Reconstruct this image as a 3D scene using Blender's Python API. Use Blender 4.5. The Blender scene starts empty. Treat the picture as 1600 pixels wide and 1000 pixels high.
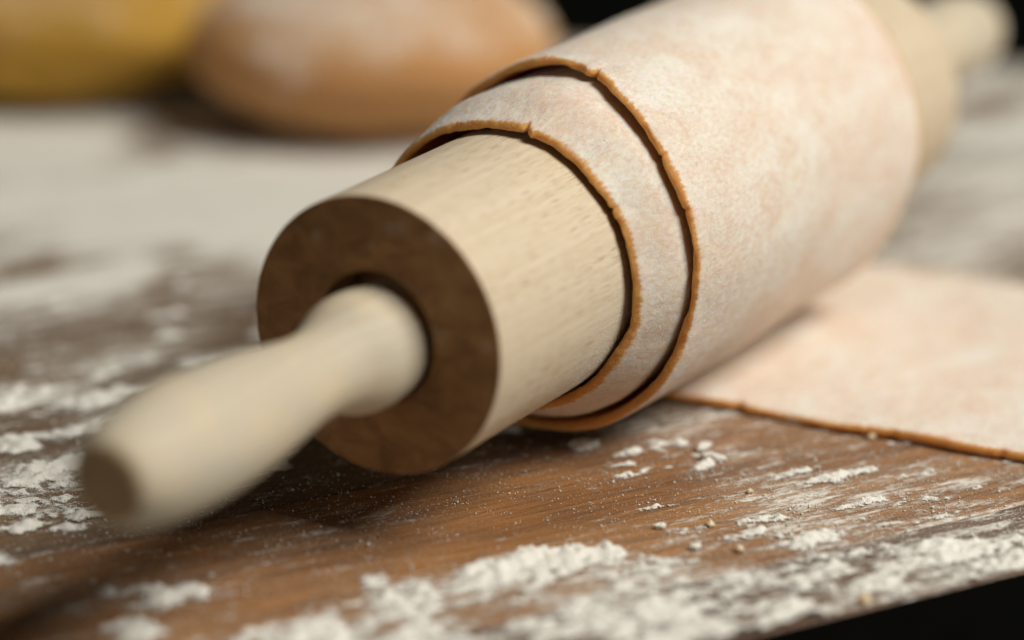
import bpy, math, random
import numpy as np
from mathutils import Matrix, Vector

sc = bpy.context.scene
rad = math.radians

# ------------------------------------------------------------------ camera
cam_d = bpy.data.cameras.new('camera')
cam_d.sensor_width = 36.0
cam_d.lens = 123.77
cam_d.clip_start = 0.02
cam_d.clip_end = 50.0
cam_d.dof.use_dof = True
cam_d.dof.focus_distance = 0.760
cam_d.dof.aperture_fstop = 3.8
cam_d.dof.aperture_blades = 0
cam = bpy.data.objects.new('camera', cam_d)
sc.collection.objects.link(cam)
_r = Vector((0.85820879, 0.51327709, 0.00493006))
_u = Vector((-0.17431854, 0.28240313, 0.94332472))
_f = Vector((-0.4827947, 0.81042896, -0.33183456))
cam.matrix_world = Matrix((
    (_r.x, _u.x, -_f.x, 0.37381699),
    (_r.y, _u.y, -_f.y, -0.57246903),
    (_r.z, _u.z, -_f.z, 0.28929823),
    (0, 0, 0, 1)))
sc.camera = cam

# ------------------------------------------------------------------ world: a dark room
world = bpy.data.worlds.new('World')
sc.world = world
world.use_nodes = True
bg = world.node_tree.nodes['Background']
bg.inputs['Color'].default_value = (0.55, 0.56, 0.42, 1)
bg.inputs['Strength'].default_value = 0.005

# ------------------------------------------------------------------ lamps: one big window-like key, a weak room fill
def area(name, loc, target, size, power, color, sy=None):
    d = bpy.data.lights.new(name, 'AREA')
    d.energy = power
    d.color = color
    d.shape = 'RECTANGLE' if sy else 'SQUARE'
    d.size = size
    if sy:
        d.size_y = sy
    o = bpy.data.objects.new(name, d)
    sc.collection.objects.link(o)
    o.location = loc
    o.rotation_euler = (Vector(target) - Vector(loc)).to_track_quat('-Z', 'Y').to_euler()
    o['kind'] = 'helper'
    return o

area('window_light', (1.30, 0.34, 1.58), (0.0, 0.1, 0.0), 1.0, 54.0, (1.0, 0.962, 0.875), 0.9)
area('room_light', (-0.5, -2.1, 0.42), (0.0, 0.1, 0.0), 1.2, 5.8, (1.0, 0.92, 0.78))

sc.view_settings.view_transform = 'Standard'
sc.view_settings.look = 'None'
sc.view_settings.gamma = 1.0
sc.view_settings.exposure = 0.0
sc.view_settings.use_curve_mapping = False

# ------------------------------------------------------------------ numpy noise
def _hash(ix, iy, iz, seed):
    h = (ix.astype(np.int64) * 374761393 + iy.astype(np.int64) * 668265263 + iz.astype(np.int64) * 2147483647 + seed * 974711) & 0xFFFFFFFF
    h = ((h ^ (h >> 13)) * 1274126177) & 0xFFFFFFFF
    h = ((h ^ (h >> 16)) * 2246822519) & 0xFFFFFFFF
    return ((h ^ (h >> 15)) & 0xFFFFFF) / float(0xFFFFFF)

def vnoise(x, y, z=None, seed=0):
    x = np.asarray(x, float); y = np.asarray(y, float)
    z = np.zeros_like(x) if z is None else np.asarray(z, float)
    x, y, z = np.broadcast_arrays(x, y, z)
    ix, iy, iz = np.floor(x), np.floor(y), np.floor(z)
    fx, fy, fz = x - ix, y - iy, z - iz
    fx, fy, fz = (t * t * t * (t * (t * 6 - 15) + 10) for t in (fx, fy, fz))
    out = 0
    for dx in (0, 1):
        for dy in (0, 1):
            for dz in (0, 1):
                w = (fx if dx else 1 - fx) * (fy if dy else 1 - fy) * (fz if dz else 1 - fz)
                out = out + w * _hash(ix + dx, iy + dy, iz + dz, seed)
    return out * 2 - 1

def fbm(x, y, z=None, oct=4, seed=0, gain=0.5):
    a, s, t = 1.0, 0.0, 0.0
    for k in range(oct):
        f = 2.03 ** k
        s = s + a * vnoise(np.asarray(x) * f, np.asarray(y) * f, None if z is None else np.asarray(z) * f, seed + 17 * k)
        t += a
        a *= gain
    return s / t

def sstep(a, b, x):
    t = np.clip((x - a) / (b - a), 0, 1)
    return t * t * (3 - 2 * t)

# ------------------------------------------------------------------ materials
def mat(name):
    m = bpy.data.materials.new(name)
    m.use_nodes = True
    nt = m.node_tree
    return m, nt, nt.nodes['Principled BSDF']

def nd(nt, t, **kw):
    n = nt.nodes.new(t)
    for k, v in kw.items():
        if k in n.inputs:
            n.inputs[k].default_value = v
        else:
            setattr(n, k, v)
    return n

def lk(nt, a, b):
    nt.links.new(a, b)

def ramp(nt, fac, stops, interp='LINEAR'):
    r = nt.nodes.new('ShaderNodeValToRGB')
    r.color_ramp.interpolation = interp
    e = r.color_ramp.elements
    while len(e) < len(stops):
        e.new(0.5)
    for el, (p, c) in zip(e, stops):
        el.position = p
        el.color = (c, c, c, 1) if isinstance(c, (int, float)) else (*c, 1)
    lk(nt, fac, r.inputs['Fac'])
    return r

def noise(nt, vec, scale, detail=4.0, rough=0.55, dist=0.0):
    n = nd(nt, 'ShaderNodeTexNoise')
    n.inputs['Scale'].default_value = scale
    n.inputs['Detail'].default_value = detail
    n.inputs['Roughness'].default_value = rough
    n.inputs['Distortion'].default_value = dist
    lk(nt, vec, n.inputs['Vector'])
    return n

def mapped(nt, scale=(1, 1, 1), rot=(0, 0, 0), attr=None, loc=(0, 0, 0)):
    if attr:
        c = nd(nt, 'ShaderNodeAttribute', attribute_name=attr)
        src = c.outputs['Vector']
    else:
        c = nd(nt, 'ShaderNodeTexCoord')
        src = c.outputs['Object']
    m = nd(nt, 'ShaderNodeMapping')
    m.inputs['Scale'].default_value = scale
    m.inputs['Rotation'].default_value = rot
    m.inputs['Location'].default_value = loc
    lk(nt, src, m.inputs['Vector'])
    return m.outputs['Vector']

def mix(nt, fac, a, b, blend='MIX'):
    m = nd(nt, 'ShaderNodeMix', data_type='RGBA', blend_type=blend)
    for sock, v in ((m.inputs[0], fac), (m.inputs[6], a), (m.inputs[7], b)):
        if isinstance(v, (tuple, list)):
            sock.default_value = (*v, 1) if len(v) == 3 else v
        elif isinstance(v, (int, float)):
            sock.default_value = v
        else:
            lk(nt, v, sock)
    return m.outputs[2]

def math_(nt, op, a, b=None, clamp=False):
    m = nd(nt, 'ShaderNodeMath', operation=op)
    m.use_clamp = clamp
    for i, v in enumerate((a, b)):
        if v is None:
            continue
        if isinstance(v, (int, float)):
            m.inputs[i].default_value = v
        else:
            lk(nt, v, m.inputs[i])
    return m.outputs[0]

def bump(nt, bsdf, height, strength, dist, prev=None):
    b = nd(nt, 'ShaderNodeBump')
    b.inputs['Strength'].default_value = strength
    b.inputs['Distance'].default_value = dist
    lk(nt, height, b.inputs['Height'])
    if prev is not None:
        lk(nt, prev, b.inputs['Normal'])
    lk(nt, b.outputs['Normal'], bsdf.inputs['Normal'])
    return b.outputs['Normal']

FLOUR = (0.80, 0.775, 0.71)

def flour_material(name, ragged=False):
    m, nt, b = mat(name)
    v = mapped(nt)
    n = noise(nt, v, 900, 3)
    c = ramp(nt, n.outputs['Fac'], [(0.3, (0.76, 0.735, 0.67)), (0.7, (0.84, 0.82, 0.765))])
    lk(nt, c.outputs['Color'], b.inputs['Base Color'])
    b.inputs['Roughness'].default_value = 1.0
    b.inputs['Specular IOR Level'].default_value = 0.1
    n2 = noise(nt, v, 2200, 3)
    bump(nt, b, n2.outputs['Fac'], 0.8, 0.0005)
    if ragged:      # powder thins out into separate grains at its borders
        dens = nd(nt, 'ShaderNodeAttribute', attribute_name='powder').outputs['Fac']
        n3 = noise(nt, v, 2600, 3, 0.7)
        n4 = noise(nt, v, 700, 3, 0.6)
        q = math_(nt, 'ADD', math_(nt, 'MULTIPLY', n3.outputs['Fac'], 0.6), math_(nt, 'MULTIPLY', n4.outputs['Fac'], 0.4))
        q = math_(nt, 'MULTIPLY', math_(nt, 'SUBTRACT', q, 0.30), 2.5)
        al = math_(nt, 'MULTIPLY', math_(nt, 'ADD', math_(nt, 'SUBTRACT', dens, q), 0.14), 3.2, True)
        lk(nt, al, b.inputs['Alpha'])
    return m

def table_material(name, base_lo, base_hi, dark):
    # object space of a plank: x along the grain, y across
    m, nt, b = mat(name)
    warp = noise(nt, mapped(nt, (6, 30, 1)), 1.0, 3)
    vb = mapped(nt, (18, 420, 40))
    add = nd(nt, 'ShaderNodeVectorMath', operation='MULTIPLY_ADD')
    lk(nt, warp.outputs['Color'], add.inputs[0])
    add.inputs[1].default_value = (0, 6, 0)
    lk(nt, vb, add.inputs[2])
    g1 = noise(nt, add.outputs[0], 1.0, 5, 0.6)
    g2 = noise(nt, mapped(nt, (55, 2400, 60)), 1.0, 3, 0.6)
    g3 = noise(nt, mapped(nt, (5, 28, 5)), 1.0, 3, 0.5)
    col = ramp(nt, g1.outputs['Fac'], [(0.3, base_lo), (0.62, base_hi)]).outputs['Color']
    tone = ramp(nt, g3.outputs['Fac'], [(0.3, (0.6, 0.52, 0.46)), (0.7, (1.1, 1.08, 1.0))]).outputs['Color']
    col = mix(nt, 1.0, col, tone, 'MULTIPLY')
    pores = ramp(nt, g2.outputs['Fac'], [(0.52, 0.0), (0.66, 1.0)]).outputs['Color']
    col = mix(nt, math_(nt, 'MULTIPLY', pores, 0.8), col, dark)
    # flour film: a real coverage value per vertex, broken up by streaky noise along the grain
    film = nd(nt, 'ShaderNodeAttribute', attribute_name='film').outputs['Fac']
    s1 = noise(nt, mapped(nt, (60, 330, 30)), 1.0, 5, 0.62)
    s2 = noise(nt, mapped(nt, (380, 900, 300)), 1.0, 4, 0.7)
    s = math_(nt, 'ADD', math_(nt, 'MULTIPLY', s1.outputs['Fac'], 0.62), math_(nt, 'MULTIPLY', s2.outputs['Fac'], 0.38))
    x = math_(nt, 'ADD', math_(nt, 'MULTIPLY', math_(nt, 'SUBTRACT', s, 0.5), 8.5), math_(nt, 'SUBTRACT', math_(nt, 'MULTIPLY', film, 3.2), 1.35))
    cov = math_(nt, 'MULTIPLY', math_(nt, 'ADD', x, 0.25, True), 0.94)
    haze_ = math_(nt, 'MULTIPLY', math_(nt, 'MULTIPLY', film, film), 0.5)
    cov = math_(nt, 'MAXIMUM', cov, haze_)
    # fine grains
    gr = noise(nt, mapped(nt, (3000, 3000, 3000)), 1.0, 2, 0.6)
    grm = ramp(nt, gr.outputs['Fac'], [(0.60, 0.0), (0.67, 1.0)]).outputs['Color']
    grm = math_(nt, 'MULTIPLY', grm, math_(nt, 'MULTIPLY', math_(nt, 'ADD', film, 0.10), 1.8), True)
    cov = math_(nt, 'MAXIMUM', cov, grm)
    col = mix(nt, cov, col, FLOUR)
    lk(nt, col, b.inputs['Base Color'])
    ro = math_(nt, 'ADD', math_(nt, 'MULTIPLY', cov, 0.4), 0.56)
    lk(nt, ro, b.inputs['Roughness'])
    b.inputs['Specular IOR Level'].default_value = 0.3
    hgt = math_(nt, 'ADD', math_(nt, 'MULTIPLY', g1.outputs['Fac'], 0.4), math_(nt, 'MULTIPLY', cov, 0.9))
    hgt = math_(nt, 'SUBTRACT', hgt, math_(nt, 'MULTIPLY', pores, 0.5))
    bump(nt, b, hgt, 0.7, 0.0005)
    return m

def beech_material(name, tint=(1, 1, 1), fleck=0.75, smudge=0.0):
    m, nt, b = mat(name)
    warp = noise(nt, mapped(nt, (40, 8, 40)), 1.0, 2)
    g = noise(nt, mapped(nt, (800, 7, 1), rot=(0, 0, .05), attr='flat'), 1.0, 5, 0.65, 0.1)
    base = ramp(nt, g.outputs['Fac'], [(0.3, (0.57, 0.455, 0.31)), (0.55, (0.66, 0.555, 0.41)), (0.75, (0.71, 0.615, 0.47))]).outputs['Color']
    fl = noise(nt, mapped(nt, (4000, 170, 1), attr='flat'), 1.0, 1, 0.3)
    den = noise(nt, mapped(nt, (120, 20, 1), attr='flat'), 1.0, 2)
    flm = ramp(nt, fl.outputs['Fac'], [(0.58, 0.0), (0.68, 1.0)]).outputs['Color']
    dm = ramp(nt, den.outputs['Fac'], [(0.35, 0.15), (0.6, 1.0)]).outputs['Color']
    flm = math_(nt, 'MULTIPLY', math_(nt, 'MULTIPLY', flm, dm), fleck)
    col = mix(nt, flm, base, (0.36, 0.22, 0.11))
    bl = noise(nt, mapped(nt, (28, 12, 28)), 1.0, 3)
    col = mix(nt, math_(nt, 'MULTIPLY', ramp(nt, bl.outputs['Fac'], [(0.55, 0.0), (0.75, 1.0)]).outputs['Color'], 0.35), col, (0.62, 0.42, 0.24))
    col = mix(nt, 1.0, col, tint, 'MULTIPLY')
    if smudge:
        sm = noise(nt, mapped(nt, (70, 60, 70)), 1.0, 3)
        col = mix(nt, math_(nt, 'MULTIPLY', ramp(nt, sm.outputs['Fac'], [(0.40, 0.0), (0.58, 1.0)]).outputs['Color'], smudge), col, (0.42, 0.42, 0.38))
    # thin dust of flour
    du = noise(nt, mapped(nt, (2500, 1500, 2500)), 1.0, 2, 0.7)
    col = mix(nt, math_(nt, 'MULTIPLY', ramp(nt, du.outputs['Fac'], [(0.56, 0.0), (0.7, 1.0)]).outputs['Color'], 0.35), col, FLOUR)
    lk(nt, col, b.inputs['Base Color'])
    b.inputs['Roughness'].default_value = 0.62
    b.inputs['Specular IOR Level'].default_value = 0.3
    h = math_(nt, 'SUBTRACT', math_(nt, 'MULTIPLY', g.outputs['Fac'], 0.5), flm)
    bump(nt, b, h, 0.22, 0.0002)
    return m

def endgrain_material(name, lo, hi):
    m, nt, b = mat(name)
    n = noise(nt, mapped(nt, (130, 60, 190), rot=(0, .6, 0)), 1.0, 6, 0.62, 0.8)
    c = ramp(nt, n.outputs['Fac'], [(0.3, lo), (0.72, hi)]).outputs['Color']
    n2 = noise(nt, mapped(nt, (1500, 1500, 1500)), 1.0, 2)
    c = mix(nt, math_(nt, 'MULTIPLY', ramp(nt, n2.outputs['Fac'], [(0.58, 0.0), (0.72, 1.0)]).outputs['Color'], 0.16), c, (0.08, 0.04, 0.014))
    n3 = noise(nt, mapped(nt, (95, 95, 95), loc=(0.7, 0.1, 0.3)), 1.0, 3)
    c = mix(nt, math_(nt, 'MULTIPLY', ramp(nt, n3.outputs['Fac'], [(0.6, 0.0), (0.78, 1.0)]).outputs['Color'], 0.22), c, FLOUR)
    lk(nt, c, b.inputs['Base Color'])
    b.inputs['Roughness'].default_value = 0.7
    b.inputs['Specular IOR Level'].default_value = 0.25
    bump(nt, b, n.outputs['Fac'], 0.4, 0.0005)
    return m

def dough_material(name, raw=(0.62, 0.285, 0.065), pink=(0.69, 0.515, 0.395), amount=0.0, coarse=1.0):
    # 'dust' = flour on the rolled faces, none on the cut edge
    m, nt, b = mat(name)
    v = mapped(nt, (1, 1, 1), attr='flat')
    dust = nd(nt, 'ShaderNodeAttribute', attribute_name='dust').outputs['Fac']
    def sv(s):
        mm = nd(nt, 'ShaderNodeMapping'); mm.inputs['Scale'].default_value = s
        lk(nt, v, mm.inputs['Vector']); return mm.outputs['Vector']
    n1 = noise(nt, sv((60 * coarse, 38 * coarse, 60)), 1.0, 5, 0.62, 0.7)
    n2 = noise(nt, sv((1100, 520, 1100)), 1.0, 4, 0.65)
    n3 = noise(nt, sv((3200, 3200, 3200)), 1.0, 2, 0.6)
    n4 = noise(nt, sv((240, 150, 240)), 1.0, 3, 0.6, 1.0)
    body = mix(nt, ramp(nt, n1.outputs['Fac'], [(0.35, 0.0), (0.65, 1.0)]).outputs['Color'], pink, (pink[0] * 0.9, pink[1] * 0.78, pink[2] * 0.66))
    fl = math_(nt, 'ADD', math_(nt, 'MULTIPLY', n1.outputs['Fac'], 0.41), math_(nt, 'MULTIPLY', n2.outputs['Fac'], 0.36))
    fl = math_(nt, 'ADD', fl, math_(nt, 'MULTIPLY', n4.outputs['Fac'], 0.23))
    flm = ramp(nt, math_(nt, 'ADD', fl, amount), [(0.41, 0.16), (0.57, 1.0)]).outputs['Color']
    surf = mix(nt, flm, body, (0.795, 0.73, 0.655))
    spots = ramp(nt, math_(nt, 'ADD', math_(nt, 'MULTIPLY', n4.outputs['Fac'], 0.7), math_(nt, 'MULTIPLY', n3.outputs['Fac'], 0.3)), [(0.585, 0.0), (0.66, 1.0)]).outputs['Color']
    surf = mix(nt, math_(nt, 'MULTIPLY', spots, 0.4), surf, (0.62, 0.38, 0.17))
    rawc = mix(nt, ramp(nt, n2.outputs['Fac'], [(0.35, 0.0), (0.7, 1.0)]).outputs['Color'], raw, (raw[0] * 1.12, raw[1] * 1.35, raw[2] * 2.0))
    gs = math_(nt, 'MULTIPLY', ramp(nt, n3.outputs['Fac'], [(0.6, 0.0), (0.68, 1.0)]).outputs['Color'], 0.3)
    rawc = mix(nt, gs, rawc, FLOUR)
    # ragged limit between flour and raw edge
    dd = math_(nt, 'ADD', dust, math_(nt, 'MULTIPLY', math_(nt, 'SUBTRACT', n2.outputs['Fac'], 0.5), 1.4))
    dd = ramp(nt, dd, [(0.3, 0.0), (0.72, 1.0)]).outputs['Color']
    dd = math_(nt, 'MULTIPLY', dd, math_(nt, 'GREATER_THAN', dust, 0.02))
    col = mix(nt, dd, rawc, surf)
    lk(nt, col, b.inputs['Base Color'])
    b.inputs['Roughness'].default_value = 0.82
    b.inputs['Specular IOR Level'].default_value = 0.25
    b.inputs['Subsurface Weight'].default_value = 0.65
    b.inputs['Subsurface Radius'].default_value = (0.0042, 0.0018, 0.0005)
    b.inputs['Subsurface Scale'].default_value = 1.0
    h = math_(nt, 'ADD', math_(nt, 'MULTIPLY', n2.outputs['Fac'], 0.55), math_(nt, 'MULTIPLY', n3.outputs['Fac'], 0.35))
    h = math_(nt, 'ADD', h, math_(nt, 'MULTIPLY', n4.outputs['Fac'], 0.8))
    bump(nt, b, h, 0.6, 0.0005)
    return m

def plain(name, c, r=0.6, spec=0.4):
    m, nt, b = mat(name)
    n = noise(nt, mapped(nt), 60, 4)
    col = ramp(nt, n.outputs['Fac'], [(0.3, tuple(0.7 * k for k in c)), (0.7, c)]).outputs['Color']
    lk(nt, col, b.inputs['Base Color'])
    b.inputs['Roughness'].default_value = r
    b.inputs['Specular IOR Level'].default_value = spec
    return m

M_FLOUR = flour_material('flour')
M_DRIFT = flour_material('drifted_flour', True)
M_TABLE = table_material('walnut_table', (0.21, 0.092, 0.029), (0.42, 0.197, 0.060), (0.05, 0.023, 0.010))
M_AGED = table_material('aged_walnut', (0.13, 0.074, 0.038), (0.24, 0.142, 0.072), (0.04, 0.02, 0.01))
M_STRIP = table_material('dark_edge_wood', (0.10, 0.045, 0.020), (0.19, 0.088, 0.038), (0.03, 0.014, 0.008))
M_BLACK = plain('black_stain', (0.004, 0.004, 0.003), 1.0, 0.05)
M_BEECH = beech_material('beech', (1, 1, 1), 0.8)
M_HANDLE = beech_material('beech_handle', (0.96, 0.97, 0.97), 0.2, 0.32)
M_END = endgrain_material('brown_end_grain', (0.17, 0.083, 0.031), (0.37, 0.195, 0.078))
M_TIP = endgrain_material('handle_end_grain', (0.30, 0.205, 0.11), (0.42, 0.30, 0.17))
M_DOUGH = dough_material('pasta_dough')
M_BALL = dough_material('dough_ball_skin', raw=(0.46, 0.215, 0.065), pink=(0.54, 0.34, 0.185), amount=-.04)
M_YELLOW = dough_material('yellow_dough_skin', raw=(0.42, 0.215, 0.020), pink=(0.49, 0.30, 0.07), amount=-.12)

# ------------------------------------------------------------------ object helpers
def mesh_obj(name, verts, faces, mats, parent=None, smooth=True, midx=None):
    me = bpy.data.meshes.new(name)
    me.from_pydata([tuple(v) for v in verts], [], [tuple(int(i) for i in f) for f in faces])
    for m in (mats if isinstance(mats, (list, tuple)) else [mats]):
        me.materials.append(m)
    if midx is not None:
        me.polygons.foreach_set('material_index', np.asarray(midx, np.int32))
    if smooth:
        me.polygons.foreach_set('use_smooth', np.ones(len(me.polygons), bool))
    me.update()
    o = bpy.data.objects.new(name, me)
    sc.collection.objects.link(o)
    if parent:
        o.parent = parent
    return o

def fast_mesh(name, V, Q, m, smooth=True):
    """V (n,3), Q (k,4) quads through foreach_set"""
    me = bpy.data.meshes.new(name)
    V = np.asarray(V, np.float32); Q = np.asarray(Q, np.int32)
    k = Q.shape[1]
    me.vertices.add(len(V)); me.vertices.foreach_set('co', V.ravel())
    me.loops.add(Q.size); me.loops.foreach_set('vertex_index', Q.ravel())
    me.polygons.add(len(Q))
    me.polygons.foreach_set('loop_start', np.arange(0, Q.size, k, dtype=np.int32))
    if smooth:
        me.polygons.foreach_set('use_smooth', np.ones(len(Q), bool))
    me.update(calc_edges=True)
    me.validate()
    me.materials.append(m)
    o = bpy.data.objects.new(name, me)
    sc.collection.objects.link(o)
    return o

def vattr(o, name, vals):
    a = o.data.attributes.new(name, 'FLOAT', 'POINT')
    a.data.foreach_set('value', np.asarray(vals, np.float32).ravel())

def vattr3(o, name, vals):
    a = o.data.attributes.new(name, 'FLOAT_VECTOR', 'POINT')
    a.data.foreach_set('vector', np.asarray(vals, np.float32).ravel())

def empty(name, loc, label, cat, group=None):
    o = bpy.data.objects.new(name, None)
    o.empty_display_size = 0.02
    sc.collection.objects.link(o)
    o.location = loc
    o['label'] = label; o['category'] = cat
    if group:
        o['group'] = group
    return o

def tag(o, label, cat, group=None, kind=None):
    if label: o['label'] = label
    if cat: o['category'] = cat
    if group: o['group'] = group
    if kind: o['kind'] = kind
    return o

# ------------------------------------------------------------------ table frame: u along the grain, v towards the front edge (metres)
GX, GY = 0.4950, 0.8689
def W(u, v):
    return u * GX + v * GY, u * GY - v * GX
TABLE_ROT = math.atan2(GY, GX)      # plank x axis = grain; plank y axis = -v

def bandlow(u):
    return np.interp(u, [-.3, -.1, -.06, -.044, -.018, -.012, .005, .029, .042, .046, .059, .072, .090, .108, .122, .160, .3],
                        [.060, .045, .036, .028, .024, .017, .020, .021, .024, .036, .043, .050, .054, .057, .060, .066, .07])

BLOBS = [  # u, v, half length along u, half width along v, amount (heaps on the wood, metres)
    (-.050, .007, .009, .005, .95), (-.060, -.001, .003, .003, .7), (-.064, .018, .008, .005, .75), (-.072, -.028, .004, .004, .6),
    (-.020, -.104, .012, .005, .95), (-.038, -.112, .012, .006, .8), (-.046, -.086, .006, .005, .9), (-.048, -.068, .006, .005, 1.0), (-.036, -.070, .009, .004, 1.0),
    (-.030, -.088, .014, .005, .8), (-.056, -.052, .014, .012, .50), (-.066, -.062, .012, .010, .55),
    (.0, -.125, .006, .003, .6), (-.024, -.130, .006, .004, .6), (.012, -.116, .005, .003, .55),
    (.064, -.025, .004, .0022, .80), (.072, -.016, .004, .002, .85), (.086, -.0045, .005, .003, .80), (.086, -.013, .005, .003, .68), (.078, -.012, .008, .004, .55),
    (.073, -.006, .012, .0016, .60), (.095, .010, .014, .0020, .62), (.107, .018, .010, .0022, .64), (.120, .026, .010, .0025, .62), (.100, .033, .012, .0028, .68), (.083, .030, .008, .002, .58), (.062, .012, .008, .0016, .55),
    (.120, .038, .012, .003, .6), (.080, .044, .008, .003, .72), (.070, .037, .006, .003, .66), (.100, .046, .010, .003, .66), (.058, .028, .004, .002, .6),
    (.140, .010, .014, .002, .5), (.133, .018, .010, .002, .5), (.150, .030, .010, .003, .55),
]

_br = random.Random(5)
for _i in range(70):        # small scattered flecks on the dusty stretch beside the pin
    _l = _br.uniform(.0018, .0060)
    BLOBS.append((_br.uniform(-.095, .060), _br.uniform(-.176, -.034), _l, _l * _br.uniform(.35, .7), _br.uniform(.5, .85)))

def flour_cover(u, v):
    """0..1 field of heaped flour"""
    wu = u + .004 * fbm(u * 90, v * 90, oct=3, seed=3)
    wv = v + .003 * fbm(u * 110, v * 160, oct=3, seed=5)
    c = np.zeros_like(u)
    for (bu, bv, lu, lv, a) in BLOBS:
        d = ((wu - bu) / lu) ** 2 + ((wv - bv) / lv) ** 2
        c = np.maximum(c, a * np.exp(-0.55 * d))
    low = bandlow(wu)
    inside = sstep(-.0025, .004, wv - low)
    heavy = .55 + .22 * np.exp(-(((wu - .014) / .032) ** 2 + ((wv - .027) / .008) ** 2)) \
                + .20 * np.exp(-(((wu - .100) / .016) ** 2 + ((wv - .063) / .007) ** 2)) + .14 * sstep(.064, .078, wv) + .14 * sstep(-.01, -.04, wu)
    c = np.maximum(c, inside * heavy)
    return c

def film_cover(u, v):
    """thin dust on the wood"""
    n = fbm(u * 25, v * 70, oct=4, seed=21)
    m = fbm(u * 22, v * 34, oct=4, seed=23, gain=.6)
    f = 0.22 + 0.14 * n + .10 * m
    # heavily floured working area behind
    f = np.maximum(f, sstep(-.142, -.182, v + .03 * n + .02 * m) * (0.74 + .32 * n + .80 * m))
    # dusty stretch between
    f = np.maximum(f, sstep(-.025, -.075, v + .01 * n) * (0.40 + .30 * n + .25 * m))
    # the right back of the table
    f = np.maximum(f, sstep(.17, .215, u + .01 * n) * (0.52 + .25 * n + .2 * m))
    # wood beside the sheet
    f = np.maximum(f, sstep(.055, .085, u + .01 * n) * sstep(-.06, -.03, v) * (0.38 + .22 * n + .15 * m))
    # clean patches
    f = f * (1 - .75 * np.exp(-(((u - .030) / .035) ** 2 + ((v - .006) / .012) ** 2)))
    f = np.maximum(f, sstep(-.008, .01, v - bandlow(u)) * (.34 + .3 * n))
    return np.clip(f, 0, 1)

# ------------------------------------------------------------------ table of planks
table = bpy.data.objects.new('table', None)
sc.collection.objects.link(table)
tag(table, 'brown walnut plank table top dusted with white flour, dark front edge', 'table', kind='structure')

def table_end(v):           # the end edge runs diagonally behind
    return .350 + (v + .241) * 1.25

def plank(v0, v1, u0, m, side):
    gap = .00018
    v0 += gap; v1 -= gap
    # rows across with eased edges, columns along
    nv = max(4, int((v1 - v0) / .0022))
    vs = np.concatenate([[v0, v0 + .0003], np.linspace(v0 + .0012, v1 - .0012, nv), [v1 - .0003, v1]])
    zs = np.concatenate([[-.0007, -.0001], np.zeros(nv), [-.0001, -.0007]])
    nu = 260
    V = []; film = []
    uu = np.linspace(0, 1, nu)
    grid_u = np.array([u0 + (table_end(v) - u0) * uu for v in vs])
    grid_v = np.repeat(vs[:, None], nu, 1)
    grid_z = np.repeat(zs[:, None], nu, 1) + .00012 * fbm(grid_u * 14, grid_v * 120, oct=2, seed=9) - .00012
    vc = (v0 + v1) / 2
    film = film_cover(grid_u, grid_v)
    top = np.stack([grid_u, -(grid_v - vc), grid_z], -1).reshape(-1, 3)
    nr = len(vs)
    Q = []
    idx = np.arange(nr * nu).reshape(nr, nu)
    q = np.stack([idx[:-1, :-1], idx[1:, :-1], idx[1:, 1:], idx[:-1, 1:]], -1).reshape(-1, 4)
    # skirt down all round
    ring = np.concatenate([idx[0, :], idx[1:, -1], idx[-1, :-1][::-1], idx[1:-1, 0][::-1]])
    low = top[ring].copy(); low[:, 2] = -.024
    k = len(ring); base = len(top)
    a = np.arange(k); bq = (a + 1) % k
    sq = np.stack([ring[a], ring[bq], base + bq, base + a], -1)
    V = np.concatenate([top, low]); Qs = np.concatenate([q, sq])
    o = fast_mesh('plank', V, Qs, m)
    o.data.materials.append(side)
    mi = np.zeros(len(Qs), np.int32); mi[len(q):] = 1
    if len(o.data.polygons) == len(mi):
        o.data.polygons.foreach_set('material_index', mi)
    sm = np.ones(len(o.data.polygons), bool); sm[len(q):] = False
    o.data.polygons.foreach_set('use_smooth', sm)
    vattr(o, 'film', np.concatenate([film.ravel(), np.zeros(k)]))
    x, y = W(0, vc)
    o.parent = table
    o.location = (x, y, 0)
    o.rotation_euler = (0, 0, TABLE_ROT)
    return o

VB = [.0787, .0497, -.027, -.104, -.181, -.258, -.335, -.412, -.489]
for i in range(len(VB) - 1):
    plank(VB[i + 1], VB[i], -.36, M_STRIP if i == 0 else (M_TABLE if i == 1 else M_AGED), M_BLACK)
# apron board under the front edge
def box_local(u0, u1, v0, v1, z0, z1, name, m):
    P = [(*W(u, v), z) for z in (z0, z1) for (u, v) in ((u0, v0), (u1, v0), (u1, v1), (u0, v1))]
    F = [(0, 1, 2, 3), (7, 6, 5, 4), (0, 4, 5, 1), (1, 5, 6, 2), (2, 6, 7, 3), (3, 7, 4, 0)]
    return mesh_obj(name, P, F, m, table, smooth=False)
box_local(-.35, .60, .052, .0765, -.125, -.0242, 'apron', M_BLACK)

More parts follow.
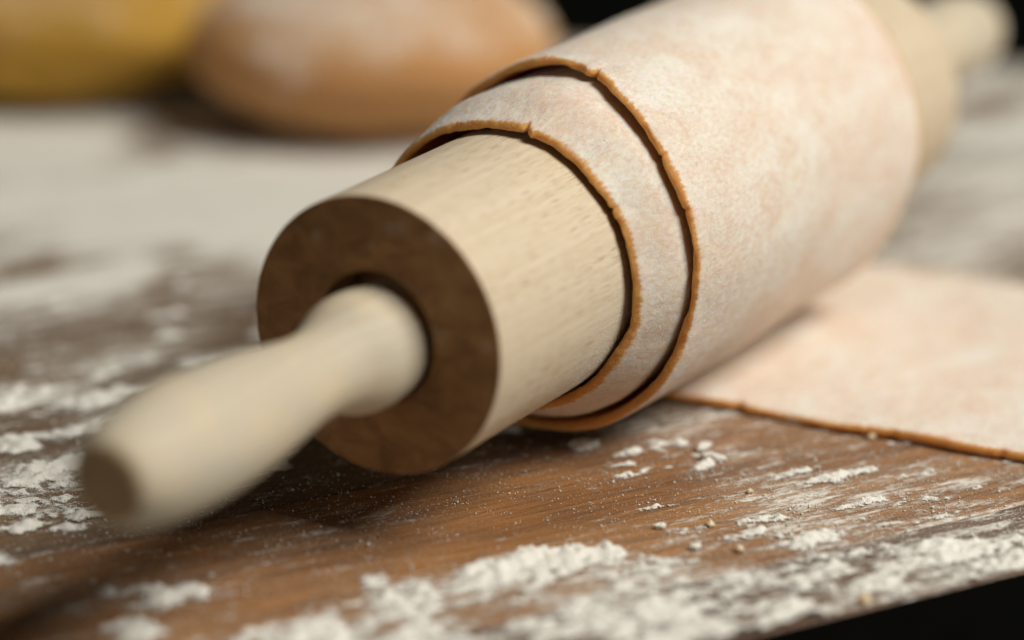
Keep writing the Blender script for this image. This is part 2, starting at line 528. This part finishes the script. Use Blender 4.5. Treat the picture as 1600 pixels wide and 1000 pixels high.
# ------------------------------------------------------------------ heaped flour (nobody could count it)
def flour_sheet(u0, u1, v0, v1, step, hscale=1.0):
    us = np.arange(u0, u1, step); vs = np.arange(v0, v1, step)
    U, Vv = np.meshgrid(us, vs, indexing='ij')
    c = flour_cover(U, Vv)
    n = .50 * fbm(U * 90, Vv * 170, oct=3, seed=31) + .46 * fbm(U * 250, Vv * 400, oct=3, seed=33) + .30 * fbm(U * 640, Vv * 820, oct=3, seed=41, gain=.65)
    lump = np.abs(fbm(U * 170, Vv * 200, oct=3, seed=51))
    e = c + .80 * n - .55
    h = np.clip(e, -.25, .8)
    body = sstep(0, .5, e)
    h = np.maximum(h, 0) ** 1.25
    H = np.where(h > 0, hscale * (.0022 * h + .0010 * body * (1 - 1.6 * lump)) + .00020 * sstep(0, .2, e) * fbm(U * 1300, Vv * 1300, oct=2, seed=61), 0.0)
    H = np.where(e > 0, np.maximum(H, .00006), .00006) + .00012 * sstep(-.3, .05, e)
    keep = (e > -.33) & (c > .06)
    cell = keep[:-1, :-1] & keep[1:, :-1] & keep[1:, 1:] & keep[:-1, 1:]
    X, Y = W(U, Vv)
    # let it overhang the edge only by falling short of it
    idx = np.arange(U.size).reshape(U.shape)
    q = np.stack([idx[:-1, :-1], idx[:-1, 1:], idx[1:, 1:], idx[1:, :-1]], -1)[cell]
    used = np.unique(q)
    remap = -np.ones(U.size, np.int64); remap[used] = np.arange(len(used))
    V = np.stack([X, Y, H], -1).reshape(-1, 3)[used]
    return V, remap[q], (.85 * sstep(-.34, .30, e) + .15 * sstep(.1, .5, e)).ravel()[used]

parts = [flour_sheet(-.115, .185, -.03, .0785, .00045), flour_sheet(-.10, .068, -.182, -.03, .0006)]
off = 0; VV = []; QQ = []
for V, q, _d in parts:
    VV.append(V); QQ.append(q + off); off += len(V)
VV = np.concatenate(VV)
QQ = np.concatenate(QQ)
# normals must look up: u,v frame is mirrored, so flip
fl = fast_mesh('flour', VV, QQ, M_DRIFT)
vattr(fl, 'powder', np.concatenate([p_[2] for p_ in parts]))
tag(fl, 'white flour heaped in ragged drifts along the dark front edge of table', 'flour', kind='stuff')

# loose grains of flour
rng = np.random.default_rng(7)
N = 220000
gu = rng.uniform(-.12, .24, N); gv = rng.uniform(-.15, .077, N)
fc = film_cover(gu, gv); hc = flour_cover(gu, gv)
clus = fbm(gu * 160, gv * 300, oct=3, seed=71)
pr = np.clip(.10 + .55 * (fc - .1) + .5 * clus + .35 * hc * (hc < .5), 0.02, 1) ** 1.4
kp = rng.random(N) < pr
gu, gv = gu[kp], gv[kp]
n = len(gu)
rr = .00012 * np.exp(rng.normal(0, .48, n)); rr = np.clip(rr, .00005, .00055)
gx, gy = W(gu, gv)
ang = rng.uniform(0, 6.28, n)
octa = np.array([(1, 0, 0), (0, 1, 0), (-1, 0, 0), (0, -1, 0), (0, 0, 1), (0, 0, -1)], float)
of = np.array([(0, 1, 4), (1, 2, 4), (2, 3, 4), (3, 0, 4), (1, 0, 5), (2, 1, 5), (3, 2, 5), (0, 3, 5)])
def grains(name, C, r_, parent=None):
    """tiny angular grains of flour centred on C, random size r_"""
    k = len(C)
    a_ = rng.uniform(0, 6.28, k); c_, s_ = np.cos(a_), np.sin(a_)
    O = octa[None] * rng.uniform(.6, 1.4, (k, 6, 1)) * r_[:, None, None]
    G = np.empty((k, 6, 3))
    G[..., 0] = C[:, None, 0] + O[..., 0] * c_[:, None] - O[..., 1] * s_[:, None]
    G[..., 1] = C[:, None, 1] + O[..., 0] * s_[:, None] + O[..., 1] * c_[:, None]
    G[..., 2] = C[:, None, 2] + O[..., 2] * .8
    T = (np.arange(k)[:, None, None] * 6 + of[None]).reshape(-1, 3)
    o = fast_mesh(name, G.reshape(-1, 3), T, M_FLOUR, smooth=False)
    o['kind'] = 'stuff'
    if parent:
        o.parent = parent
    return o
gr = grains('flour_grains', np.stack([gx, gy, rr * .3], -1), rr)
tag(gr, 'fine loose grains of flour sprinkled over the brown wood', 'flour', kind='stuff')

# ------------------------------------------------------------------ rolling pin
R, L, H = .030, .2255, .0453
pin = empty('rolling_pin', (0, 0, 0), 'pale beech rolling pin with brown ends, wrapped in a floured dough sheet', 'rolling pin')

def lathe(name, prof, m, parent, nseg=160, flip=False, wob=0.0, seed=0, midx=None):
    """prof: list of (y, r); around the y axis"""
    th = np.linspace(0, 2 * np.pi, nseg, endpoint=False) - 2.1
    V = []; F = []; mi = []; fa = []
    for (y, r) in prof:
        rr_ = r * (1 + wob * vnoise(np.cos(th) * 2 + 9, np.sin(th) * 2 + y * 60, seed=seed))
        V += [(rr_[i] * math.cos(t), y, rr_[i] * math.sin(t)) for i, t in enumerate(th)]
        fa += [(max(r, .01) * t, y, 0.0) for t in th]
    k = len(prof)
    for a in range(k - 1):
        for i in range(nseg):
            j = (i + 1) % nseg
            f = (a * nseg + i, a * nseg + j, (a + 1) * nseg + j, (a + 1) * nseg + i)
            F.append(f[::-1] if flip else f)
            if midx: mi.append(midx[a])
    o = mesh_obj(name, V, F, m, parent, midx=mi if midx else None)
    vattr3(o, 'flat', fa)          # unrolled surface coordinates for the grain
    return o

# barrel: outer tube with eased corners
ch = .0005
prof = [(.0005, R - .0009)] + [(ch * (1 - math.sin(a)), R - ch * (1 - math.cos(a))) for a in np.linspace(rad(80), 0, 6)]
prof += [(y, R) for y in np.linspace(.004, L - .004, 40)]
prof += [(L - ch * (1 - math.sin(a)), R - ch * (1 - math.cos(a))) for a in np.linspace(0, rad(80), 6)] + [(L - .0005, R - .0009)]
barrel = lathe('barrel', prof, [M_BEECH, M_END], pin, 200, flip=False, midx=[1] * 5 + [0] * (len(prof) - 11) + [1] * 5)
barrel.location = (0, 0, H)
RH = .0138
for s, y0 in ((1, 0.0), (-1, L)):
    pr_ = [(y0 + s * .00022, R - .00045), (y0 + s * .00004, R - .0012)] + [(y0, r) for r in np.linspace(R - .004, RH + .001, 14)] + \
          [(y0 + s * .0002, RH + .0003), (y0 + s * .0006, RH), (y0 + s * .009, RH), (y0 + s * .009, .001)]
    e = lathe('end_face', pr_, M_END, pin, 160, flip=(s > 0))
    e.location = (0, 0, H)

# flour stuck to the barrel, thickest low on the side next to the dough
k = 9000
bt = rad(-28) + rng.normal(0, rad(24), k); by = .0535 - np.abs(rng.normal(0, .016, k))
kp = (by > .004) & (rng.random(k) < np.clip(.15 + .9 * sstep(.02, .05, by), 0, 1))
bt, by = bt[kp], by[kp]
grains('flour_dusting', np.stack([R * np.cos(bt), by, H + R * np.sin(bt)], -1), np.clip(.00007 * np.exp(rng.normal(0, .4, len(bt))), .00004, .0002), pin)

# handles (a little loose in their holes, so they droop)
hp = [(.0085, .0115), (.002, .0120), (-.002, .0126), (-.006, .0128), (-.010, .0124), (-.0135, .0113), (-.017, .0100), (-.021, .0092), (-.026, .0091), (-.032, .0097),
      (-.039, .0108), (-.047, .0119), (-.056, .0127), (-.064, .0130), (-.071, .0129), (-.077, .0124), (-.082, .0116), (-.0865, .0104), (-.0895, .0090), (-.0908, .0078)]
def smooth_profile(p, n):
    p = np.array(p); t = np.linspace(0, 1, len(p)); tt = np.linspace(0, 1, n)
    # catmull-rom
    out = []
    for x in tt:
        k = min(int(x * (len(p) - 1)), len(p) - 2); f = x * (len(p) - 1) - k
        P0, P1, P2, P3 = p[max(k - 1, 0)], p[k], p[k + 1], p[min(k + 2, len(p) - 1)]
        out.append(.5 * ((2 * P1) + (-P0 + P2) * f + (2 * P0 - 5 * P1 + 4 * P2 - P3) * f * f + (-P0 + 3 * P1 - 3 * P2 + P3) * f ** 3))
    return [tuple(o) for o in out]
hprof = smooth_profile(hp, 72)
for s, y0, dz, tilt, dx in ((1, 0.0, -.0015, .000, .0), (-1, L, -.0008, .012, .0)):
    hh = lathe('handle', hprof, M_HANDLE, pin, 96)
    tp = lathe('handle_tip', [(-.0908, .0078), (-.0914, .0072), (-.0916, .0065), (-.0915, .005), (-.0914, .002), (-.0914, .0002)], M_TIP, hh, 64)
    hh.location = (dx, y0, H + dz)
    if s < 0:
        hh.scale = (.94, .88, .94)
    hh.rotation_euler = (tilt, 0, 0) if s > 0 else (tilt, 0, math.pi)

# ------------------------------------------------------------------ dough sheet, partly wound on the pin
TH = .0023
A1 = .0968
PHI = [0, 60, 90, 125, 150, 175, 195, 220, 240, 270, 288, 310, 335, 360, 400, 440, 470, 486, 500, 520, 540, 551, 563, 600, 630, 650, 668, 690, 720, 790]
RO = [45.05, 44.2, 43.0, 40.6, 39.6, 41.2, 42.2, 42.2, 41.8, 41.4, 40.6, 41.3, 42.1, 42.2, 41.2, 38.0, 35.6, 34.8, 34.0, 33.0, 33.3, 34.3, 33.8, 33.5, 33.7, 33.2, 32.7, 32.6, 32.6, 32.6]
PY = [0, 90, 150, 180, 194, 205, 216, 229, 240, 345, 360, 440, 484, 540, 630, 790]
YN = [.1020, .0890, .0790, .0768, .0742, .0700, .0676, .0660, .0652, .0645, .0640, .0570, .0528, .0516, .0516, .0520]
def smooth_interp(x, xp, fp, w):
    a = np.zeros_like(x)
    ks = np.linspace(-1, 1, 9); ws = np.cos(ks * 1.4)
    for k_, w_ in zip(ks, ws):
        a = a + w_ * np.interp(x + k_ * w, xp, fp)
    return a / ws.sum()
# path samples: flat part from x = XE to 0, then the coil
XE = .146
ds = .0005
xs = np.arange(XE, 0, -ds)
ph = np.arange(0, 788, .62)
ro = smooth_interp(ph, PHI, RO, 9) * .001
ro = np.where(ph < 12, .04505 + (ro - .04505) * (ph / 12), ro)
th = np.radians(-90 - ph)
out_flat = np.stack([xs, np.full_like(xs, .0002)], 1)
in_flat = np.stack([xs, np.full_like(xs, .0002 + TH)], 1)
cx_, cz_ = np.cos(th), np.sin(th)
outc = np.stack([ro * cx_, H + ro * cz_], 1)
tan = np.gradient(outc, axis=0); tan /= np.linalg.norm(tan, axis=1)[:, None]
nrm = np.stack([tan[:, 1], -tan[:, 0]], 1)
nrm *= np.sign((nrm * -np.stack([cx_, cz_], 1)).sum(1))[:, None]
thv = TH * (1 + np.clip(.30 * fbm(ph * .09, ph * 0, oct=3, seed=79), -.25, .02))
inc = outc + nrm * thv[:, None]
OUT = np.concatenate([out_flat, outc]); INN = np.concatenate([in_flat, inc])
S = np.concatenate([[0], np.cumsum(np.linalg.norm(np.diff(.5 * (OUT + INN), axis=0), axis=1))])
yn = np.concatenate([.1043 + A1 * (xs - .03) + .0004, smooth_interp(ph, PY, YN, 8)])
yn[len(xs):len(xs) + 60] = np.interp(np.arange(60), [0, 59], [yn[len(xs) - 1], yn[len(xs) + 59]])
wid = .1135 + .0015 * fbm(S * 25, S * 0, oct=2, seed=81)
# ragged cut edge
rag = .00042 * fbm(S * 190, S * 0 + 3, oct=3, seed=83) + .00075 * fbm(S * 42, S * 0 + 1, oct=2, seed=85) + .00014 * fbm(S * 600, S * 0, oct=2, seed=87)
isflat = np.arange(len(S)) < len(xs)
rag = np.where(isflat, rag * .8 + .0020 * fbm(S * 24, S * 0, oct=3, seed=89), rag)
PHs = np.concatenate([np.full(len(xs), -1.0), ph])
for p0, w0, d0 in ((549, .9, .0015), (552.5, 1.2, -.0007), (193.5, .6, .0020), (190.5, 2.0, -.0009), (229, .5, .0009), (247, .6, .0007), (596, .7, .0006)):
    rag = rag + d0 * np.exp(-((PHs - p0) / w0) ** 2) * (~isflat)
for x0, w0, d0 in ((.0305, .0012, .0016), (.094, .001, .0009), (.068, .0015, .0007)):
    xx = np.concatenate([xs, np.full(len(ph), 9.)])
    rag = rag + d0 * np.exp(-((xx - x0) / w0) ** 2)
# end of the flat sheet rounds off
yc = yn + wid / 2
endround = np.where(isflat, np.clip((np.concatenate([xs, np.zeros(len(ph))]) - (XE - .02)) / .02, 0, 1), 0)
half = wid / 2 * np.sqrt(np.clip(1 - endround ** 4 * .75, .05, 1))
y_near = yc - half + rag
y_far = yc + half + .001 * fbm(S * 60, S * 0, oct=2, seed=91)
# rows across the sheet: dense at the near edge
tt = [0.0]
stp = .0003
while tt[-1] < .1135:
    tt.append(tt[-1] + stp)
    stp = min(stp * 1.06, .0034)
tt = np.array(tt); tt = tt / tt[-1]
nS, nT = len(S), len(tt)
Yg = y_near[:, None] + (y_far - y_near)[:, None] * tt[None]
# rounding of the cut edge: pull both faces together near the border
def edge_ease(d, r_=.0019):
    x = np.clip(d / r_, 0, 1)
    return 1 - np.sqrt(np.clip(1 - (1 - x) ** 2, 0, 1))
dn = (Yg - y_near[:, None]); df = (y_far[:, None] - Yg)
RISE = np.interp(PHs, [-1, 455, 505, 560, 630, 650, 685, 730, 800], [0, 0, 3.2, 5.3, 4.9, 4.1, 5.4, 5.4, 5.0]) * .001
dsm = Yg - (y_near - rag)[:, None]
rise = RISE[:, None] * sstep(-.002, .014, dsm)
rise = rise - RISE[:, None] * sstep(-.002, .014, 0.0)
ease = .00075 * np.maximum(edge_ease(dn), edge_ease(df))
Sg = np.repeat(S[:, None], nT, 1)
nvec = (INN - OUT); nvec /= np.linalg.norm(nvec, axis=1)[:, None]
fade = np.where(isflat, 1.0, 1.0)[:, None]
lump_o = .00042 * fbm(Sg * 45, Yg * 34, oct=3, seed=95) + .00008 * fbm(Sg * 500, Yg * 420, oct=2, seed=97)
lump_i = .00016 * fbm(Sg * 90, Yg * 70, oct=3, seed=99) + .00007 * fbm(Sg * 500, Yg * 420, oct=2, seed=101)
# near-edge lift: the border of the turns flares out a touch, unevenly
wave = .0007 * fbm(Sg * 38, Yg * 6, oct=2, seed=103) * np.exp(-dn / .012) * (~isflat)[:, None]
wave = np.where((PHs[:, None] > 600), wave * .3, wave)
lo_ = np.clip(lump_o, -.00035, .00035)
flat_o = np.where(isflat[:, None], 0.0, lo_)
flat_o = np.where((PHs[:, None] >= 0) & (PHs[:, None] < 25), 0.0, flat_o)
wave = np.where((PHs[:, None] >= 0) & (PHs[:, None] < 40), 0.0, wave)
Po = OUT[:, None, :] + nvec[:, None, :] * (ease + flat_o - wave - rise)[..., None]
Pi = INN[:, None, :] - nvec[:, None, :] * (ease + lump_i + rise + wave * np.where(isflat, 0, 1)[:, None])[..., None]
# sheet relaxed on the table: faint billows on top
bill = .0007 * fbm(Sg * 42, Yg * 30, oct=3, seed=107)
Pi[..., 1] += np.where(isflat[:, None], np.clip(bill, -.0006, .0008) * sstep(0, .03, xx)[:, None] + .0001, 0)
Vo = np.stack([Po[..., 0], Yg, Po[..., 1]], -1).reshape(-1, 3)
Vi = np.stack([Pi[..., 0], Yg, Pi[..., 1]], -1).reshape(-1, 3)
# the raw cut edge bulges forward: extra row mid-thickness, with crumbly relief
def mid_row(y, sgn, sd):
    out = []
    for f in (.25, .5, .75):
        bb = .00016 * math.sin(math.pi * f) + .00030 * fbm(S * 330, S * 0 + f * .9, oct=4, seed=sd)
        c_ = OUT * (1 - f) + INN * f
        q_ = Po[:, 0 if sgn < 0 else -1] * (1 - f) + Pi[:, 0 if sgn < 0 else -1] * f
        out.append(np.stack([q_[:, 0], y + sgn * bb, q_[:, 1]], -1))
    return out
m1 = mid_row(y_near, -1, 111); m2 = mid_row(y_far, 1, 121)
A = np.arange(nS * nT).reshape(nS, nT)
B = A + nS * nT
base = 2 * nS * nT
rows1 = [base + k * nS + np.arange(nS) for k in range(3)]
rows2 = [base + (3 + k) * nS + np.arange(nS) for k in range(3)]
def strip(a, b):
    return np.stack([a[:-1], a[1:], b[1:], b[:-1]], -1)
Q = [np.stack([A[:-1, :-1], A[:-1, 1:], A[1:, 1:], A[1:, :-1]], -1).reshape(-1, 4),
     np.stack([B[:-1, :-1], B[1:, :-1], B[1:, 1:], B[:-1, 1:]], -1).reshape(-1, 4)]
seq = [A[:, 0]] + rows1 + [B[:, 0]]
for a, b in zip(seq[:-1], seq[1:]):
    Q.append(strip(a, b))
seq = [A[:, -1]] + rows2 + [B[:, -1]]
for a, b in zip(seq[:-1], seq[1:]):
    Q.append(strip(b, a))
Q.append(np.stack([A[0, :-1], B[0, :-1], B[0, 1:], A[0, 1:]], -1))
Q.append(np.stack([A[-1, :-1], A[-1, 1:], B[-1, 1:], B[-1, :-1]], -1))
Vd = np.concatenate([Vo, Vi] + m1 + m2)
dough = fast_mesh('dough_sheet', Vd, np.concatenate(Q), M_DOUGH)
du_ = np.clip(.10 + np.minimum(dn, df) / np.clip(.0015 + .0016 * fbm(Sg * 85, Yg * 0, oct=3, seed=175), .0004, .004), 0, 1).reshape(-1)
du_in = du_ * np.where(isflat[:, None], 1.0, .45).repeat(nT, 1).reshape(-1) if False else (np.minimum(dn, df) / .0009).clip(0, 1) * np.where(isflat, 1.0, np.where(PHs < 40, 1.0, .12))[:, None]
vattr(dough, 'dust', np.concatenate([du_, du_in.reshape(-1)] + [np.full(nS, k_) for k_ in (.10, .06, .03, .10, .06, .03)]))
fl_o = np.stack([Sg, Yg, np.zeros_like(Sg)], -1).reshape(-1, 3)
fl_i = np.stack([Sg, Yg, np.full_like(Sg, .05)], -1).reshape(-1, 3)
fl_e = np.concatenate([np.stack([S, y_near, np.full_like(S, .0005 * (k + 1))], -1) for k in range(3)] + [np.stack([S, y_far, np.full_like(S, .0005 * (k + 1))], -1) for k in range(3)])
vattr3(dough, 'flat', np.concatenate([fl_o, fl_i, fl_e]))
tag(dough, 'thin floured sheet of orange dough coiled around the rolling pin, tail lying flat', 'dough')

# loose flour on the rolled faces, near the cut edges
k = 90000
si = rng.integers(0, nS - 1, k); dd_ = np.abs(rng.normal(0, .013, k))
ti = np.minimum(np.searchsorted(tt, dd_ / .1135), nT - 2)
vis = ((PHs[si] > 140) & (PHs[si] < 350)) | ((PHs[si] > 470) & (PHs[si] < 730)) | isflat[si]
si, ti = si[vis], ti[vis]
fr = rng.random((len(si), 2))
top_ = np.where(isflat[:, None, None], Pi, Po)
def at_(A_, i_, j_):
    a0 = A_[i_, j_] * (1 - fr[:, :1]) + A_[i_ + 1, j_] * fr[:, :1]
    a1 = A_[i_, j_ + 1] * (1 - fr[:, :1]) + A_[i_ + 1, j_ + 1] * fr[:, :1]
    return a0 * (1 - fr[:, 1:]) + a1 * fr[:, 1:]
cxz = at_(top_, si, ti); cy = at_(Yg[..., None], si, ti)[:, 0]
cl = fbm(S[si] * 260, cy * 260, oct=3, seed=171)
kp = (rng.random(len(si)) < np.clip(.35 + 1.1 * cl, .03, 1)) & (si != len(xs) - 1)
grains('flour_dusting', np.stack([cxz[kp, 0], cy[kp], cxz[kp, 1]], -1), np.clip(.00007 * np.exp(rng.normal(0, .45, kp.sum())), .00004, .00025), dough)

# ------------------------------------------------------------------ dough balls behind
def ball(name, center, a, b_, hgt, m, label, cat, seed, dustiness, rotz=0.0, amp=.05):
    nu, nv = 160, 80
    ph_ = np.linspace(0, np.pi, nv); t_ = np.linspace(0, 2 * np.pi, nu, endpoint=False)
    PH, TT = np.meshgrid(ph_, t_, indexing='ij')
    x = np.sin(PH) * np.cos(TT); y = np.sin(PH) * np.sin(TT); z = np.cos(PH)
    d = 1 + amp * fbm(x * 1.6 + 5, y * 1.6, z * 1.6, oct=3, seed=seed) + .012 * fbm(x * 7, y * 7, z * 7, oct=3, seed=seed + 1)
    cz = hgt * .47
    X, Y = x * a * d, y * b_ * d
    zz = z * d
    Z = np.where(zz > 0, zz * (hgt - cz), zz * cz * 1.12)
    Z = np.maximum(cz + Z, 0.0003)
    V = np.stack([X, Y, Z], -1).reshape(-1, 3)
    I = np.arange(nu * nv).reshape(nv, nu)
    J = np.roll(I, -1, 1)
    Qb = np.stack([I[:-1], I[1:], J[1:], J[:-1]], -1).reshape(-1, 4)
    o = fast_mesh(name, V, Qb, m)
    o.location = center
    o.rotation_euler = (0, 0, rotz)
    n_ = fbm(x * 2.2, y * 2.2, z * 2.2, oct=3, seed=seed + 2)
    vattr(o, 'dust', np.clip(dustiness + .65 * (z - .35) + .5 * n_ + .35 * fbm(x * 6, y * 6, z * 6, oct=3, seed=seed + 4), .03, 1))
    vattr3(o, 'flat', V)
    tag(o, label, cat)
    return o
ball('dough_ball', (-.177, .270, .0), .0545, .0510, .046, M_BALL, 'round orange brown ball of dough resting on the floured table behind the pin', 'dough', 131, .30, .6, .03)
ball('dough_mound', (-.281, .258, .0), .066, .060, .050, M_YELLOW, 'mustard yellow mound of dough standing beside the orange brown ball', 'dough', 151, .30, .3, .09)

# ------------------------------------------------------------------ single crumbs and clumps lying on the wood
def crumb(name, u, v, sx, sy, sz, rot, m, label, cat, group, seed, raw):
    nu, nv = 22, 12
    ph_ = np.linspace(0, np.pi, nv); t_ = np.linspace(0, 2 * np.pi, nu, endpoint=False)
    PH, TT = np.meshgrid(ph_, t_, indexing='ij')
    x = np.sin(PH) * np.cos(TT); y = np.sin(PH) * np.sin(TT); z = np.cos(PH)
    d = 1 + .75 * fbm(x * 1.9 + seed, y * 1.9, z * 1.9, oct=4, seed=seed, gain=.65) + .25 * fbm(x * 7, y * 7, z * 7, oct=2, seed=seed + 3)
    V = np.stack([x * sx * d, y * sy * d, np.maximum(z * sz * d, -sz * .6)], -1).reshape(-1, 3)
    I = np.arange(nu * nv).reshape(nv, nu); J = np.roll(I, -1, 1)
    o = fast_mesh(name, V, np.stack([I[:-1], I[1:], J[1:], J[:-1]], -1).reshape(-1, 4), m)
    X, Y = W(u, v)
    o.location = (X, Y, sz * .6 - V[:, 2].min() - sz * .6 - .00005)
    o.rotation_euler = (0, 0, TABLE_ROT + rot)
    if raw:
        vattr(o, 'dust', np.full(len(V), .55)); vattr3(o, 'flat', V + np.array([seed * .01, 0, 0]))
    tag(o, label, cat, group)
    return o

crumb('dough_crumb', .1160, -.0140, .0038, .0014, .0011, -.75, M_DOUGH, 'long pale yellow dough crumb beside the cut edge of the flat sheet', 'crumb', None, 3, True)
crumb('dough_crumb', .0635, .0420, .0010, .0009, .0008, .4, M_DOUGH, 'round cream dough crumb at the margin of the heaped flour', 'crumb', None, 5, True)
crumb('dough_crumb', .0655, .0275, .0011, .0009, .0007, 1.2, M_DOUGH, 'tan dough crumb on bare wood just behind the flour drift', 'crumb', None, 7, True)
crumb('dough_crumb', .0830, .0160, .0007, .0006, .0006, .1, M_DOUGH, 'tiny tan dough crumb on the streaky wood between flour smears', 'crumb', None, 9, True)
crumb('dough_crumb', .1250, .0020, .0012, .0010, .0008, .6, M_DOUGH, 'small cream dough crumb on dusty wood near the long yellow crumb', 'crumb', None, 11, True)
crumb('dough_crumb', .0710, .0765, .0016, .0012, .0012, .6, M_DOUGH, 'orange dough crumb in the flour on the rim of the table', 'crumb', None, 13, True)
crumb('flour_clump', .0645, -.0255, .0026, .0013, .0010, -.2, M_FLOUR, 'flat oval flour clump on the wood under the coiled dough', 'flour clump', None, 15, False)
crumb('flour_clump', .0725, -.0160, .0022, .0012, .0009, .1, M_FLOUR, 'ragged white flour clump midway between two neighbouring clumps', 'flour clump', None, 17, False)
crumb('flour_clump', .0860, -.0040, .0026, .0015, .0012, -.5, M_FLOUR, 'thick white flour clump, largest in the cluster on the wood', 'flour clump', None, 19, False)
crumb('flour_clump', .0880, -.0105, .0022, .0013, .0010, .3, M_FLOUR, 'narrow flour clump behind the largest clump of the cluster', 'flour clump', None, 21, False)
crumb('flour_clump', .0555, .0235, .0013, .0010, .0007, .3, M_FLOUR, 'small round flour ball on orange wood near the flour heap', 'flour clump', None, 23, False)
crumb('flour_clump', .0560, .0365, .0014, .0011, .0008, .3, M_FLOUR, 'round flour ball standing among the drifts of heaped flour', 'flour clump', None, 25, False)
